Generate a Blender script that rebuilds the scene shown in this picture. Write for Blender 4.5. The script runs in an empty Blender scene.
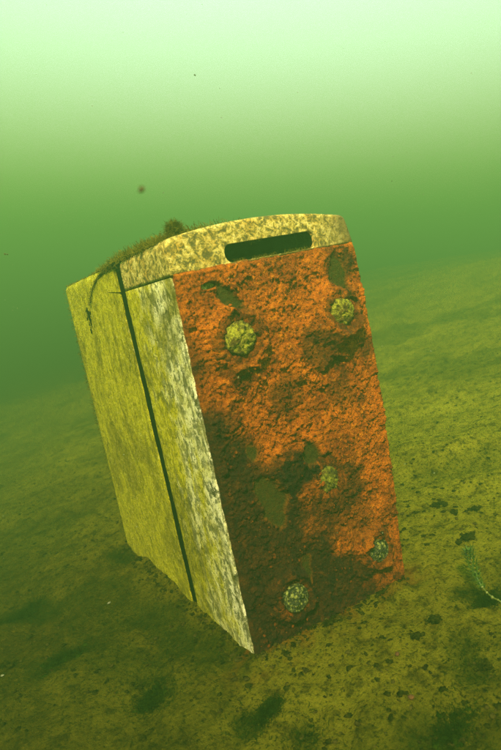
import bpy, bmesh, math, random
import numpy as np
from mathutils import Matrix, Vector, noise

random.seed(7)
rng = np.random.default_rng(7)
scene = bpy.context.scene
C = scene.collection

# ------------------------------------------------------------------ camera
# world: X runs along the case's rusty face, Y into the picture along its cream side, Z up; metres
CAM = (-0.24906, -0.60293, 0.43345)
RIGHT = Vector((0.85196, -0.48398, -0.19980))
DOWN = Vector((-0.24446, -0.03023, -0.96919))
FWD = Vector((0.46303, 0.87456, -0.14407))
cam_data = bpy.data.cameras.new('camera')
cam_data.sensor_fit = 'VERTICAL'
cam_data.sensor_height = 24.0
cam_data.lens = 24.0 * 590.5 / 750.0
cam_data.dof.use_dof = True
cam_data.dof.focus_distance = 0.80
cam_data.dof.aperture_fstop = 5.6
cam_data.clip_start = 0.01
cam_data.clip_end = 500.0
cam = bpy.data.objects.new('camera', cam_data)
C.objects.link(cam)
m = Matrix.Identity(4)
for i in range(3):
    m[i][0] = RIGHT[i]; m[i][1] = -DOWN[i]; m[i][2] = -FWD[i]; m[i][3] = CAM[i]
# the bed slopes up to the right: everything on it is laid out level, then turned onto the slope
SLOPE = math.radians(9.5)
AXIS = Vector((0.468, 0.884, 0.0)).normalized()
UPHILL = Vector((AXIS.y, -AXIS.x, 0.0))
TILT = Matrix.Rotation(-SLOPE, 4, AXIS)
cam.matrix_world = TILT @ m
scene.camera = cam

# ------------------------------------------------------------------ sky, sun, exposure
SUN_FROM = Vector((-0.52, -0.58, 0.72)).normalized()      # direction towards the sun
elev = math.asin(SUN_FROM.z)
world = bpy.data.worlds.new('World')
scene.world = world
world.use_nodes = True
wn = world.node_tree.nodes; wl = world.node_tree.links
wn.clear()
sky = wn.new('ShaderNodeTexSky')
sky.sky_type = 'NISHITA'
sky.sun_disc = False
sky.air_density = 3.0
sky.dust_density = 0.0
sky.ozone_density = 0.0
sky.sun_elevation = elev
sky.sun_rotation = math.atan2(SUN_FROM.x, SUN_FROM.y)
bg = wn.new('ShaderNodeBackground'); bg.inputs['Strength'].default_value = 0.15
wo = wn.new('ShaderNodeOutputWorld')
wl.new(sky.outputs[0], bg.inputs[0]); wl.new(bg.outputs[0], wo.inputs[0])

sun_data = bpy.data.lights.new('sun', 'SUN')
sun_data.energy = 5.0
sun_data.angle = math.radians(4)
sun_data.color = (1.0, 0.93, 0.78)
sun = bpy.data.objects.new('sun', sun_data)
C.objects.link(sun)
sun.rotation_euler = (-SUN_FROM).to_track_quat('-Z', 'Y').to_euler()
sun.location = SUN_FROM * 20

scene.view_settings.view_transform = 'Standard'
scene.view_settings.look = 'None'
scene.view_settings.gamma = 1.0
scene.view_settings.use_curve_mapping = False
scene.view_settings.exposure = 2.95

scene.render.engine = 'CYCLES'
cy = scene.cycles
cy.use_denoising = True
cy.denoising_prefilter = 'NONE'
cy.use_adaptive_sampling = False
cy.max_bounces = 6
cy.volume_bounces = 0
cy.caustics_reflective = False
cy.caustics_refractive = False
cy.sample_clamp_indirect = 4.0

# water: what the camera looks through
WATER_LEVEL = 2.5
WATER_DENSITY = 0.6
WATER_COLOR = (0.1533, 0.4083, 0.0667)
WATER_ABSORB = (0.1055, 0.1341, 0.0816)
WATER_G = 0.45

# ------------------------------------------------------------------ helpers
def link(o, parent=None):
    C.objects.link(o)
    if parent is not None:
        o.parent = parent
    return o

def mesh_obj(name, verts, faces, mat, parent=None, smooth=True, cols=None):
    me = bpy.data.meshes.new(name)
    me.from_pydata([tuple(v) for v in verts], [], faces)
    me.update()
    if smooth:
        me.polygons.foreach_set('use_smooth', [True] * len(me.polygons))
    for cn, arr in (cols or {}).items():
        a = me.attributes.new(cn, 'FLOAT', 'POINT')
        a.data.foreach_set('value', np.asarray(arr, dtype=np.float32))
    o = bpy.data.objects.new(name, me)
    if mat is not None:
        me.materials.append(mat)
    return link(o, parent)

def tag(o, label=None, cat=None, group=None, kind=None):
    if label: o['label'] = label
    if cat: o['category'] = cat
    if group: o['group'] = group
    if kind: o['kind'] = kind
    return o

_perm = rng.random((8, 256, 256))
def vnoise(x, y, s=0):
    """smooth value noise, 0..1, vectorised"""
    x = np.asarray(x, float); y = np.asarray(y, float)
    xi = np.floor(x).astype(int); yi = np.floor(y).astype(int)
    fx = x - xi; fy = y - yi
    fx = fx * fx * fx * (fx * (6 * fx - 15) + 10); fy = fy * fy * fy * (fy * (6 * fy - 15) + 10)
    T = _perm[s % 8]
    a = T[xi & 255, yi & 255]; b = T[(xi + 1) & 255, yi & 255]
    c = T[xi & 255, (yi + 1) & 255]; d = T[(xi + 1) & 255, (yi + 1) & 255]
    return (a * (1 - fx) + b * fx) * (1 - fy) + (c * (1 - fx) + d * fx) * fy

def fbm(x, y, octv=4, s=0, gain=0.5):
    t = 0; amp = 1; tot = 0
    for k in range(octv):
        # each octave turned by an odd angle so that no grid shows
        ca, sa = math.cos(1.1 * k + 0.4), math.sin(1.1 * k + 0.4)
        t = t + amp * vnoise((x * ca - y * sa) * 2.03 ** k + 17.3 * k, (x * sa + y * ca) * 2.03 ** k + 9.1 * k, s + k)
        tot += amp; amp *= gain
    return t / tot

def worley(x, y, s=0):
    """distance to the nearest of one jittered point per cell, and that cell's random value"""
    x = np.asarray(x, float); y = np.asarray(y, float)
    xi = np.floor(x).astype(int); yi = np.floor(y).astype(int)
    best = np.full(x.shape, 9.0); val = np.zeros(x.shape)
    for dx in (-1, 0, 1):
        for dy in (-1, 0, 1):
            cx = xi + dx; cyy = yi + dy
            px = cx + _perm[s % 8][cx & 255, cyy & 255]
            py = cyy + _perm[(s + 1) % 8][cx & 255, cyy & 255]
            d = np.hypot(px - x, py - y)
            r = _perm[(s + 2) % 8][cx & 255, cyy & 255]
            k = d < best
            best = np.where(k, d, best); val = np.where(k, r, val)
    return best, val

def sstep(a, b, x):
    t = np.clip((x - a) / (b - a), 0, 1)
    return t * t * (3 - 2 * t)

class Mat:
    def __init__(s, name):
        s.m = bpy.data.materials.new(name); s.m.use_nodes = True
        s.n = s.m.node_tree.nodes; s.l = s.m.node_tree.links
        s.b = s.n['Principled BSDF']
    def node(s, t, **kw):
        nd = s.n.new(t)
        for k, v in kw.items(): setattr(nd, k, v)
        return nd
    def coord(s, scale=(1, 1, 1)):
        tc = s.node('ShaderNodeTexCoord'); mp = s.node('ShaderNodeMapping')
        mp.inputs['Scale'].default_value = scale
        s.l.new(tc.outputs['Object'], mp.inputs['Vector'])
        return mp.outputs[0]
    def noise(s, scale, detail=5, rough=0.6, vec=None, dist=0.0):
        nd = s.node('ShaderNodeTexNoise')
        nd.inputs['Scale'].default_value = scale; nd.inputs['Detail'].default_value = detail
        nd.inputs['Roughness'].default_value = rough; nd.inputs['Distortion'].default_value = dist
        s.l.new(vec if vec is not None else s.coord(), nd.inputs['Vector'])
        return nd.outputs['Fac']
    def ramp(s, fac, stops):
        r = s.node('ShaderNodeValToRGB'); e = r.color_ramp.elements
        while len(e) < len(stops): e.new(0.5)
        for el, (p, c) in zip(e, stops):
            el.position = p
            el.color = (c, c, c, 1) if isinstance(c, (int, float)) else (*c, 1)
        s.l.new(fac, r.inputs['Fac'])
        return r.outputs['Color']
    def mix(s, fac, a, b, mode='MIX'):
        nd = s.node('ShaderNodeMix', data_type='RGBA', blend_type=mode)
        for sock, v in ((nd.inputs[0], fac), (nd.inputs[6], a), (nd.inputs[7], b)):
            if isinstance(v, (int, float)): sock.default_value = v
            elif isinstance(v, tuple): sock.default_value = (*v, 1)
            else: s.l.new(v, sock)
        return nd.outputs[2]
    def math(s, op, a, b=0.0):
        nd = s.node('ShaderNodeMath', operation=op)
        for sock, v in ((nd.inputs[0], a), (nd.inputs[1], b)):
            if isinstance(v, (int, float)): sock.default_value = v
            else: s.l.new(v, sock)
        return nd.outputs[0]
    def attr(s, name):
        a = s.node('ShaderNodeAttribute'); a.attribute_name = name
        return a.outputs['Fac']
    def sep(s, vec=None):
        sp = s.node('ShaderNodeSeparateXYZ'); s.l.new(vec if vec is not None else s.coord(), sp.inputs[0])
        return sp.outputs
    def finish(s, color, rough=0.8, bump=None, strength=0.5, dist=0.002, spec=0.3):
        if isinstance(color, tuple): s.b.inputs['Base Color'].default_value = (*color, 1)
        else: s.l.new(color, s.b.inputs['Base Color'])
        if isinstance(rough, (int, float)): s.b.inputs['Roughness'].default_value = rough
        else: s.l.new(rough, s.b.inputs['Roughness'])
        s.b.inputs['Specular IOR Level'].default_value = spec
        if bump is not None:
            bp = s.node('ShaderNodeBump'); bp.inputs['Strength'].default_value = strength
            bp.inputs['Distance'].default_value = dist
            s.l.new(bump, bp.inputs['Height']); s.l.new(bp.outputs[0], s.b.inputs['Normal'])
        return s.m

# ------------------------------------------------------------------ materials
def mat_silt():
    M = Mat('silt')
    big = M.noise(5.0, 4, 0.6); mid = M.noise(40.0, 7, 0.74); fine = M.noise(200.0, 6, 0.76); grit = M.noise(480.0, 4, 0.65)
    light_falloff = M.attr('light_falloff')  # light falloff painted into the silt colours
    lo = M.mix(light_falloff, (0.0394, 0.0260, 0.0020), (0.195, 0.160, 0.006)); hi = M.mix(light_falloff, (0.0696, 0.0470, 0.0030), (0.300, 0.248, 0.010))
    c = M.mix(M.ramp(big, [(0.35, 0.0), (0.65, 1.0)]), lo, hi)
    c = M.mix(M.ramp(mid, [(0.38, 0.8), (0.50, 0.0)]), c, (0.0278, 0.0200, 0.0020))
    c = M.mix(M.ramp(mid, [(0.56, 0.0), (0.70, 0.7)]), c, M.mix(light_falloff, (0.1218, 0.0800, 0.0060), (0.340, 0.280, 0.012)))
    c = M.mix(M.ramp(fine, [(0.39, 0.9), (0.47, 0.0)]), c, (0.0139, 0.0110, 0.0010))
    c = M.mix(M.ramp(fine, [(0.56, 0.0), (0.68, 0.8)]), c, M.mix(light_falloff, (0.1392, 0.0850, 0.0070), (0.360, 0.290, 0.014)))
    c = M.mix(M.ramp(grit, [(0.64, 0.0), (0.72, 0.7)]), c, (0.2320, 0.1500, 0.0200))
    c = M.mix(M.math('MULTIPLY', M.attr('film'), M.ramp(fine, [(0.35, 1.0), (0.65, 0.75)])), c, (0.0093, 0.0180, 0.0010))  # carries algae film and painted dimming of the near and left bed
    c = M.mix(M.attr('rusty'), c, (0.1392, 0.0340, 0.0030))
    h = M.math('ADD', M.math('MULTIPLY', mid, 1.0), M.math('ADD', M.math('MULTIPLY', fine, 0.7), M.math('MULTIPLY', grit, 0.25)))
    return M.finish(c, 0.95, h, 1.0, 0.009, 0.0)

def mat_cream():
    """chalky cream paint grown over by blotches, flecks and runs of yellow-green film"""
    M = Mat('cream_paint')
    st = M.coord((1.0, 1.0, 0.80)); st2 = M.coord((1.0, 1.0, 0.22))
    fleck = M.noise(62.0, 8, 0.78, st, 0.4); run = M.noise(26.0, 6, 0.70, st2, 0.9); hair = M.noise(190.0, 6, 0.78)
    blot = M.noise(24.0, 8, 0.74, None, 0.4); patch = M.noise(8.0, 5, 0.62, None, 0.8); fine = M.noise(360.0, 5, 0.7)
    x, y, z = M.sep()
    t = M.node('ShaderNodeMapRange'); M.l.new(y, t.inputs[0])        # the film is thicker towards the rear
    t.inputs[1].default_value = 0.0; t.inputs[2].default_value = 0.24; t.inputs[3].default_value = 0.0; t.inputs[4].default_value = 1.0
    film = M.math('ADD', M.math('MULTIPLY', t.outputs[0], 0.30), M.math('ADD', M.math('MULTIPLY', run, 0.5), M.math('MULTIPLY', blot, 0.6)))
    c = M.mix(M.ramp(film, [(0.52, 0.0), (0.72, 1.0)]), (0.82, 0.73, 0.34), (0.450, 0.370, 0.006))
    c = M.mix(M.ramp(patch, [(0.48, 0.0), (0.60, 0.85)]), c, (0.250, 0.200, 0.005))
    c = M.mix(M.ramp(hair, [(0.55, 0.0), (0.66, 0.7)]), c, (0.66, 0.57, 0.18))
    thin = M.math('SUBTRACT', 1.0, M.math('MULTIPLY', t.outputs[0], 0.5))
    dens = M.ramp(blot, [(0.38, 1.0), (0.60, 0.5)])
    c = M.mix(M.math('MULTIPLY', M.math('MULTIPLY', thin, dens), M.ramp(fleck, [(0.475, 1.0), (0.515, 0.0)])), c, (0.030, 0.028, 0.001))
    c = M.mix(M.math('MULTIPLY', thin, M.ramp(run, [(0.38, 0.85), (0.46, 0.0)])), c, (0.090, 0.072, 0.003))
    c = M.mix(M.ramp(hair, [(0.38, 0.85), (0.45, 0.0)]), c, (0.052, 0.048, 0.002))
    c = M.mix(M.ramp(fine, [(0.36, 0.75), (0.44, 0.0)]), c, (0.045, 0.040, 0.003))
    h = M.math('ADD', fleck, M.math('ADD', M.math('MULTIPLY', fine, 0.35), M.math('MULTIPLY', hair, 0.5)))
    return M.finish(c, 0.9, h, 0.9, 0.005, 0.05)

def mat_cap():
    """the same paint on the cap: mottled olive and stained ochre"""
    M = Mat('stained_cap_paint')
    a = M.noise(105.0, 6, 0.72, None, 0.6); b = M.noise(34.0, 5, 0.65); f = M.noise(330.0, 4, 0.7)
    c = M.mix(M.ramp(a, [(0.48, 0.0), (0.66, 1.0)]), (0.3882, 0.2583, 0.0248), (0.5730, 0.4359, 0.1100))
    c = M.mix(M.ramp(b, [(0.50, 0.0), (0.62, 0.75)]), c, (0.3696, 0.1938, 0.0083))
    c = M.mix(M.ramp(a, [(0.41, 1.0), (0.53, 0.0)]), c, (0.0694, 0.0525, 0.0044))
    c = M.mix(M.ramp(f, [(0.40, 0.9), (0.48, 0.0)]), c, (0.0925, 0.0725, 0.0110))
    c = M.mix(M.attr('grime'), c, (0.0925, 0.0605, 0.0088))
    return M.finish(c, 0.85, M.math('ADD', a, M.math('MULTIPLY', f, 0.4)), 0.8, 0.003, 0.25)

def mat_rust(name='rust'):
    M = Mat(name)
    a = M.noise(22.0, 7, 0.70, None, 0.8); b = M.noise(210.0, 6, 0.76); f = M.noise(620.0, 4, 0.68); g = M.noise(85.0, 7, 0.74, None, 0.9)
    c = M.mix(M.ramp(a, [(0.38, 0.0), (0.60, 1.0)]), (0.1899, 0.0341, 0.0010), (0.4883, 0.1069, 0.0015))
    c = M.mix(M.ramp(g, [(0.54, 0.0), (0.66, 0.8)]), c, (0.5967, 0.1652, 0.0030))
    c = M.mix(M.ramp(b, [(0.56, 0.0), (0.68, 0.8)]), c, (0.7234, 0.2268, 0.0040))
    c = M.mix(M.ramp(b, [(0.38, 0.95), (0.47, 0.0)]), c, (0.0615, 0.0130, 0.0012))
    c = M.mix(M.ramp(g, [(0.37, 0.92), (0.44, 0.0)]), c, (0.0326, 0.0114, 0.0010))
    c = M.mix(M.ramp(f, [(0.36, 0.8), (0.45, 0.0)]), c, (0.0723, 0.0162, 0.0010))
    dk = M.math('MULTIPLY', M.attr('dark'), M.ramp(g, [(0.45, 1.0), (0.70, 0.86)]))
    c = M.mix(dk, c, (0.0108, 0.0065, 0.0008))
    ol = M.math('MULTIPLY', M.attr('olive'), M.ramp(b, [(0.36, 0.75), (0.50, 1.0)]))
    c = M.mix(ol, c, M.mix(g, (0.0145, 0.0145, 0.0010), (0.0615, 0.0518, 0.0030)))
    h = M.math('ADD', M.math('MULTIPLY', b, 1.0), M.math('ADD', M.math('MULTIPLY', f, 0.6), M.math('MULTIPLY', g, 0.5)))
    return M.finish(c, 0.92, h, 1.0, 0.005, 0.1)

def mat_foot(name='encrusted_foot', lo=(0.0575, 0.0456, 0.0020), hi=(0.360, 0.310, 0.016)):
    M = Mat(name)
    a = M.noise(190.0, 6, 0.74); b = M.noise(80.0, 5, 0.65)
    c = M.mix(M.ramp(a, [(0.42, 0.0), (0.60, 1.0)]), lo, hi)
    c = M.mix(M.ramp(b, [(0.42, 0.9), (0.52, 0.0)]), c, (0.0690, 0.0360, 0.0020))
    c = M.mix(M.ramp(a, [(0.34, 0.9), (0.42, 0.0)]), c, (0.0138, 0.0120, 0.0010))
    return M.finish(c, 0.85, a, 1.0, 0.005, 0.15)

def mat_glossy_foot():
    M = Mat('bare_glossy_foot')
    a = M.noise(210.0, 5, 0.7); b = M.noise(120.0, 3, 0.6)
    c = M.mix(M.ramp(a, [(0.50, 0.0), (0.62, 1.0)]), (0.022, 0.024, 0.001), (0.27, 0.26, 0.035))
    return M.finish(c, M.ramp(b, [(0.3, 0.25), (0.7, 0.6)]), a, 1.0, 0.004, 0.3)

def mat_plain(name, c1, c2, scale=120.0, rough=0.85, spec=0.2, translucent=0.0):
    M = Mat(name)
    a = M.noise(scale, 4, 0.65)
    c = M.mix(M.ramp(a, [(0.38, 0.0), (0.62, 1.0)]), c1, c2)
    m = M.finish(c, rough, a, 0.6, 0.002, spec)
    if translucent:
        M.b.inputs['Transmission Weight'].default_value = 0.0
        M.b.inputs['Subsurface Weight'].default_value = translucent
        M.b.inputs['Subsurface Radius'].default_value = (0.003, 0.004, 0.001)
        M.b.inputs['Subsurface Scale'].default_value = 1.0
    return m

SILT = mat_silt(); CREAM = mat_cream(); CAP = mat_cap(); RUST = mat_rust()
FOOT = mat_foot(); OLIVE_DISC = mat_foot('olive_disc', (0.045, 0.040, 0.002), (0.220, 0.195, 0.010)); GLOSSY = mat_glossy_foot()
BLACK = mat_plain('black_gasket', (0.0015, 0.0018, 0.0008), (0.006, 0.006, 0.002), 160.0, 0.95, 0.0)
FUZZ = mat_plain('olive_algae', (0.050, 0.042, 0.003), (0.125, 0.100, 0.008), 90.0, 1.0, 0.0)
TUFT = mat_plain('tuft_algae', (0.016, 0.018, 0.0015), (0.060, 0.054, 0.004), 90.0, 1.0, 0.0)
DARKFUZZ = mat_plain('dark_algae', (0.004, 0.009, 0.0004), (0.015, 0.024, 0.0010), 90.0, 1.0, 0.0)
CLUMP = mat_plain('dark_mud', (0.005, 0.005, 0.0004), (0.022, 0.019, 0.0015), 200.0, 1.0, 0.0)
CRUMB = mat_plain('silt_crumb', (0.010, 0.008, 0.0015), (0.050, 0.036, 0.005), 30.0, 1.0, 0.0)
LEAF = mat_plain('water_plant_leaf', (0.022, 0.046, 0.002), (0.055, 0.092, 0.005), 60.0, 0.5)
STEM = mat_plain('water_plant_stem', (0.05, 0.060, 0.004), (0.10, 0.105, 0.010), 300.0, 0.5)
NODEM = mat_plain('pale_stem_node', (0.10, 0.105, 0.015), (0.17, 0.165, 0.03), 300.0, 0.5)
SHELL = mat_plain('pale_shell', (0.12, 0.11, 0.04), (0.18, 0.16, 0.07), 300.0, 0.5)
PEBBLE = mat_plain('orange_pebble', (0.050, 0.016, 0.002), (0.100, 0.034, 0.004), 200.0)
MOTE = mat_plain('pale_mote', (0.10, 0.11, 0.03), (0.26, 0.27, 0.10), 400.0)
FLECK = mat_plain('brown_fleck', (0.035, 0.035, 0.006), (0.080, 0.070, 0.014), 400.0)

# ------------------------------------------------------------------ lake bed
# film patches, painted light falloff, dips and ridges: (x, y, radius_x, radius_y, turn, film/falloff strength, depth)
PATCH = [
    (0.06, -0.27, 0.34, 0.10, -0.48, 0.55, 0.0), (-0.20, 0.12, 0.15, 0.28, 0.3, 0.35, 0.0), (-0.06, 0.20, 0.05, 0.24, 0.05, 0.75, 0.004),  # broad ones, this row and next, darken the bed as light falloff
    (-0.24, 0.62, 0.16, 0.42, -0.25, 0.40, 0.010), (-0.13, 0.16, 0.06, 0.16, 0.35, 0.62, 0.004), (-0.02, -0.20, 0.09, 0.06, -0.45, 0.55, 0.004),
    (-0.192, 0.225, 0.055, 0.040, 0.5, 0.95, 0.012), (-0.215, 0.445, 0.050, 0.120, 0.5, 0.85, 0.020),
    (-0.118, 0.050, 0.035, 0.045, 0.2, 0.85, 0.010), (-0.10, 0.30, 0.10, 0.16, 0.3, 0.55, 0.010),
    (0.055, -0.235, 0.075, 0.055, 0.6, 0.9, 0.012), (0.17, -0.175, 0.05, 0.03, 0.5, 0.75, 0.006),
    (0.285, -0.105, 0.045, 0.030, -0.6, 0.9, 0.008), (-0.055, -0.075, 0.03, 0.022, 0.9, 0.8, 0.005),
    (-0.02, -0.13, 0.028, 0.02, 0.9, 0.7, 0.005), (0.62, 0.20, 0.20, 0.05, -0.45, 0.45, 0.020),
    (-0.02, 0.475, 0.035, 0.045, 0.0, 0.9, 0.020), (-0.045, 0.08, 0.035, 0.11, 0.25, 0.55, 0.004),
]
def bed_height(x, y):
    big = (fbm(x * 0.55 + 3.1, y * 0.55 + 1.7, 3, 0) - 0.5) * 0.16
    near = np.hypot(x - 0.1, y - 0.1)
    h = big * sstep(0.55, 2.2, near)
    h = h + (fbm(x * 4.2 + 5, y * 4.2, 3, 1) - 0.5) * 0.030 * sstep(0.0, 0.35, np.maximum(np.maximum(-x, x - 0.2445), np.maximum(-y, y - 0.52)))
    h = h + (fbm(x * 14, y * 14 + 7, 4, 2) - 0.5) * 0.017
    h = h + (fbm(x * 50, y * 50 + 2, 3, 3) - 0.5) * 0.0075
    d, v = worley(x * 42 + vnoise(x * 60, y * 60) * 0.7, y * 42 + vnoise(x * 60 + 9, y * 60) * 0.7, 4)
    h = h + np.where(v > 0.62, 1, 0) * (1 - sstep(0.05, 0.42, d)) * 0.006 * (v - 0.3)
    h = h - np.where(v < 0.22, 1, 0) * (1 - sstep(0.05, 0.40, d)) * 0.005
    # silt drifted up against the case's foot
    dx = np.maximum(np.maximum(-x, x - 0.2445), 0); dy = np.maximum(np.maximum(-y, y - 0.52), 0)
    h = h + 0.012 * np.exp(-np.hypot(dx, dy) / 0.030) * (0.0 + 1.4 * fbm(x * 12, y * 12, 4, 5, 0.55))
    for (px, py, rx, ry, a, f, dep) in PATCH:
        u = (x - px) * math.cos(a) + (y - py) * math.sin(a); w = -(x - px) * math.sin(a) + (y - py) * math.cos(a)
        h = h - dep * np.exp(-((u / rx) ** 2 + (w / ry) ** 2))
    # a low soft ridge to the right of the case
    w = (y - 0.28) + 0.42 * (x - 0.62)
    h = h + 0.045 * np.exp(-(w / 0.13) ** 2 - ((x - 0.85) / 0.55) ** 2) * sstep(0.36, 0.6, x)
    # to the left the bed falls away a little more steeply
    sl = x * UPHILL.x + y * UPHILL.y
    q = np.clip(-sl - 0.25, 0, 3.5)
    h = h - 0.14 * (np.sqrt(q * q + 0.16) - 0.4)
    # and to the right it climbs to a low bank
    fw = x * AXIS.x + y * AXIS.y
    h = h + 0.28 * sstep(0.35, 3.4, sl + 0.22 * (fw - 0.6)) + 0.05 * (fbm(x * 1.6 + 2, y * 1.6, 3, 6) - 0.5) * sstep(0.6, 1.6, sl + 0.3 * fw)
    # the slope eases off to level ground uphill and downhill
    s = x * UPHILL.x + y * UPHILL.y
    h = h - math.tan(SLOPE) * (s - np.where(s > 0, 6.0 * np.tanh(s / 6.0), 3.0 * np.tanh(s / 3.0)))
    return h

def bed_film_falloff(x, y):
    f = np.zeros_like(x)
    n = fbm(x * 22, y * 22, 4, 6)
    for (px, py, rx, ry, a, fs, dep) in PATCH:
        u = (x - px) * math.cos(a) + (y - py) * math.sin(a); w = -(x - px) * math.sin(a) + (y - py) * math.cos(a)
        r = np.sqrt((u / rx) ** 2 + (w / ry) ** 2)
        f = np.maximum(f, fs * (1 - sstep(0.35, 1.25, r + (n - 0.5) * 1.3)))
    g = fbm(x * 3.1 + 8, y * 3.1 + 4, 4, 5)
    f = np.maximum(f, 0.5 * sstep(0.56, 0.72, g + (n - 0.5) * 0.25))
    return f

def bh(x, y):
    return float(bed_height(np.array([x]), np.array([y]))[0])

def build_bed():
    N = 640
    u = np.linspace(-1, 1, N)
    b = 5.45; a = 0.33
    gx = 0.10 + a * np.sinh(b * u); gy = 0.05 + a * np.sinh(b * u)
    X, Y = np.meshgrid(gx, gy, indexing='ij')
    Z = bed_height(X, Y)
    verts = np.stack([X, Y, Z], -1).reshape(-1, 3)
    i = np.arange(N * N).reshape(N, N)
    faces = np.stack([i[:-1, :-1], i[1:, :-1], i[1:, 1:], i[:-1, 1:]], -1).reshape(-1, 4)
    film = bed_film_falloff(X, Y).ravel()
    dxe = np.maximum(np.maximum(-X, X - 0.2445), 0); dye = np.maximum(-Y, 0)
    rusty = (0.75 * np.exp(-np.hypot(dxe, dye) / 0.022) * sstep(0.42, 0.62, fbm(X * 60, Y * 60, 3, 2)) * (Y < 0.02)).ravel()
    sl = X * UPHILL.x + Y * UPHILL.y; fw = X * AXIS.x + Y * AXIS.y
    light_falloff = sstep(-0.45, 0.95, 0.75 * sl + 0.55 * (fw - 0.05) + 0.5 * (fbm(X * 3.5, Y * 3.5, 5, 4) - 0.5)).ravel()  # painted light: bed tone brightens uphill and to the rear
    me = bpy.data.meshes.new('lake_bed')
    me.vertices.add(len(verts)); me.vertices.foreach_set('co', verts.ravel())
    me.loops.add(faces.size); me.loops.foreach_set('vertex_index', faces.ravel())
    me.polygons.add(len(faces))
    me.polygons.foreach_set('loop_start', np.arange(len(faces)) * 4)
    me.polygons.foreach_set('use_smooth', np.ones(len(faces), bool))
    me.update(calc_edges=True); me.validate()
    for nm, arr in (('film', film), ('rusty', rusty), ('light_falloff', light_falloff)):
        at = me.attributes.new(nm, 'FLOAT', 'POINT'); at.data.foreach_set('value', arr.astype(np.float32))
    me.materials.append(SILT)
    o = bpy.data.objects.new('lake_bed', me)
    link(o)
    tag(o, kind='structure')
    return o
build_bed()

# ------------------------------------------------------------------ the case
W, H, D = 0.2445, 0.500, 0.5215
SEAM0, SEAM1 = 0.1705, 0.1912
CAPZ = 0.4615
def right_x(z):
    return np.interp(z, [-0.05, 0.0, 0.12, 0.225, 0.347, 0.42, 0.466, 0.488, 0.50], [0.2415, 0.245, 0.2515, 0.2565, 0.2600, 0.2575, 0.2540, 0.2495, 0.2440])
def top_z(x):
    t = np.clip(x / W, 0, 1)
    return H + 0.0115 * (1 - (2 * t - 0.95) ** 2) * (t > -1) - 0.0 * t

def outline(z0, z1=None, inset=0.0, nz=44, nx=26):
    """front view of the shell, from bottom left, clockwise seen from the front; z1=None takes the domed top"""
    pts = []
    zt = top_z(0.0) if z1 is None else z1
    rl = 0.011 if z1 is None else 0.0
    for z in np.linspace(z0, zt - rl, nz):
        pts.append((inset, z))
    xr = float(right_x(zt - 0.003)); rr = 0.008 if z1 is None else 0.0035
    if z1 is None:
        for k in range(1, 6):
            a = k / 6 * math.pi / 2
            pts.append((inset + rl * (1 - math.cos(a)), zt - rl + (rl + float(top_z(rl)) - zt - inset) * math.sin(a)))
    xs = np.linspace(max(rl, 0.0035), xr - rr, nx)
    for x in xs:
        pts.append((min(max(x, inset), xr - inset), (float(top_z(x)) if z1 is None else z1) - inset))
    if z1 is None:
        za = float(top_z(xr - rr)) - inset; zb = float(top_z(xr)) - 0.010
        for k in range(1, 5):
            a = k / 5 * math.pi / 2
            pts.append((xr - rr + (rr + float(right_x(zb)) - xr - inset) * math.sin(a), zb + (za - zb) * math.cos(a)))
    zr = (top_z(xr) - 0.010) if z1 is None else z1 - 0.001
    for z in np.linspace(zr, z0, nz):
        pts.append((float(right_x(z)) - inset, z))
    return pts

def shell(name, pts, y0, y1, ny, mat, parent, bev0=0.002, bev1=0.002, cols=None, wob=0.0):
    """closed prism along Y with rounded ends"""
    n = len(pts)
    P = np.array(pts); c = P.mean(0)
    rings = []
    def ring(y, ins):
        d = np.roll(P, -1, 0) - np.roll(P, 1, 0)
        nrm = np.stack([-d[:, 1], d[:, 0]], 1); nrm /= (np.linalg.norm(nrm, axis=1, keepdims=True) + 1e-9)
        mid = (P.max(0) + P.min(0)) / 2; half = (P.max(0) - P.min(0)) / 2
        Q = mid + (P - mid) * (1 - ins / half)
        w = (fbm(P[:, 1] * 9 + 3, np.full(n, y * 9), 3, 2) - 0.5) * wob
        Q = Q + nrm * w[:, None]
        jit = (fbm(P[:, 1] * 45 + P[:, 0] * 45, np.full(n, y0 * 31), 4, 3, 0.6) - 0.5) * (0.0055 if min(abs(y - SEAM0), abs(y - SEAM1)) < 0.004 else 0.0)
        return [(q[0], y + jj, q[1]) for q, jj in zip(Q, jit)]
    for t in (0, .3, .65, 1):
        a = t * math.pi / 2
        rings.append(ring(y0 + bev0 * (1 - math.sin(a)), bev0 * (1 - math.cos(math.pi / 2 - a)) if False else bev0 * (1 - math.sin(a)) ** 1.0))
    rings[3] = ring(y0 + bev0, 0.0); rings[0] = ring(y0, bev0); rings[1] = ring(y0 + bev0 * .12, bev0 * .5); rings[2] = ring(y0 + bev0 * .45, bev0 * .14)
    for y in np.linspace(y0 + bev0, y1 - bev1, ny)[1:]:
        rings.append(ring(y, 0.0))
    rings += [ring(y1 - bev1 * .45, bev1 * .14), ring(y1 - bev1 * .12, bev1 * .5), ring(y1, bev1)]
    verts = [v for r in rings for v in r]
    faces = []
    for k in range(len(rings) - 1):
        for i in range(n):
            j = (i + 1) % n
            faces.append((k * n + i, k * n + j, (k + 1) * n + j, (k + 1) * n + i))
    faces.append(tuple(range(n))[::-1])
    faces.append(tuple((len(rings) - 1) * n + i for i in range(n)))
    o = mesh_obj(name, verts, faces, mat, parent)
    bm = bmesh.new(); bm.from_mesh(o.data)
    bmesh.ops.recalc_face_normals(bm, faces=bm.faces)
    bm.to_mesh(o.data); bm.free()
    o.data.polygons.foreach_set('use_smooth', [len(p.vertices) == 4 for p in o.data.polygons])
    return o

case = bpy.data.objects.new('sunken_case', None)
link(case)
case.empty_display_size = 0.1
tag(case, 'tall rusted metal case with cream sides leaning on the silt slope', 'metal case')

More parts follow.
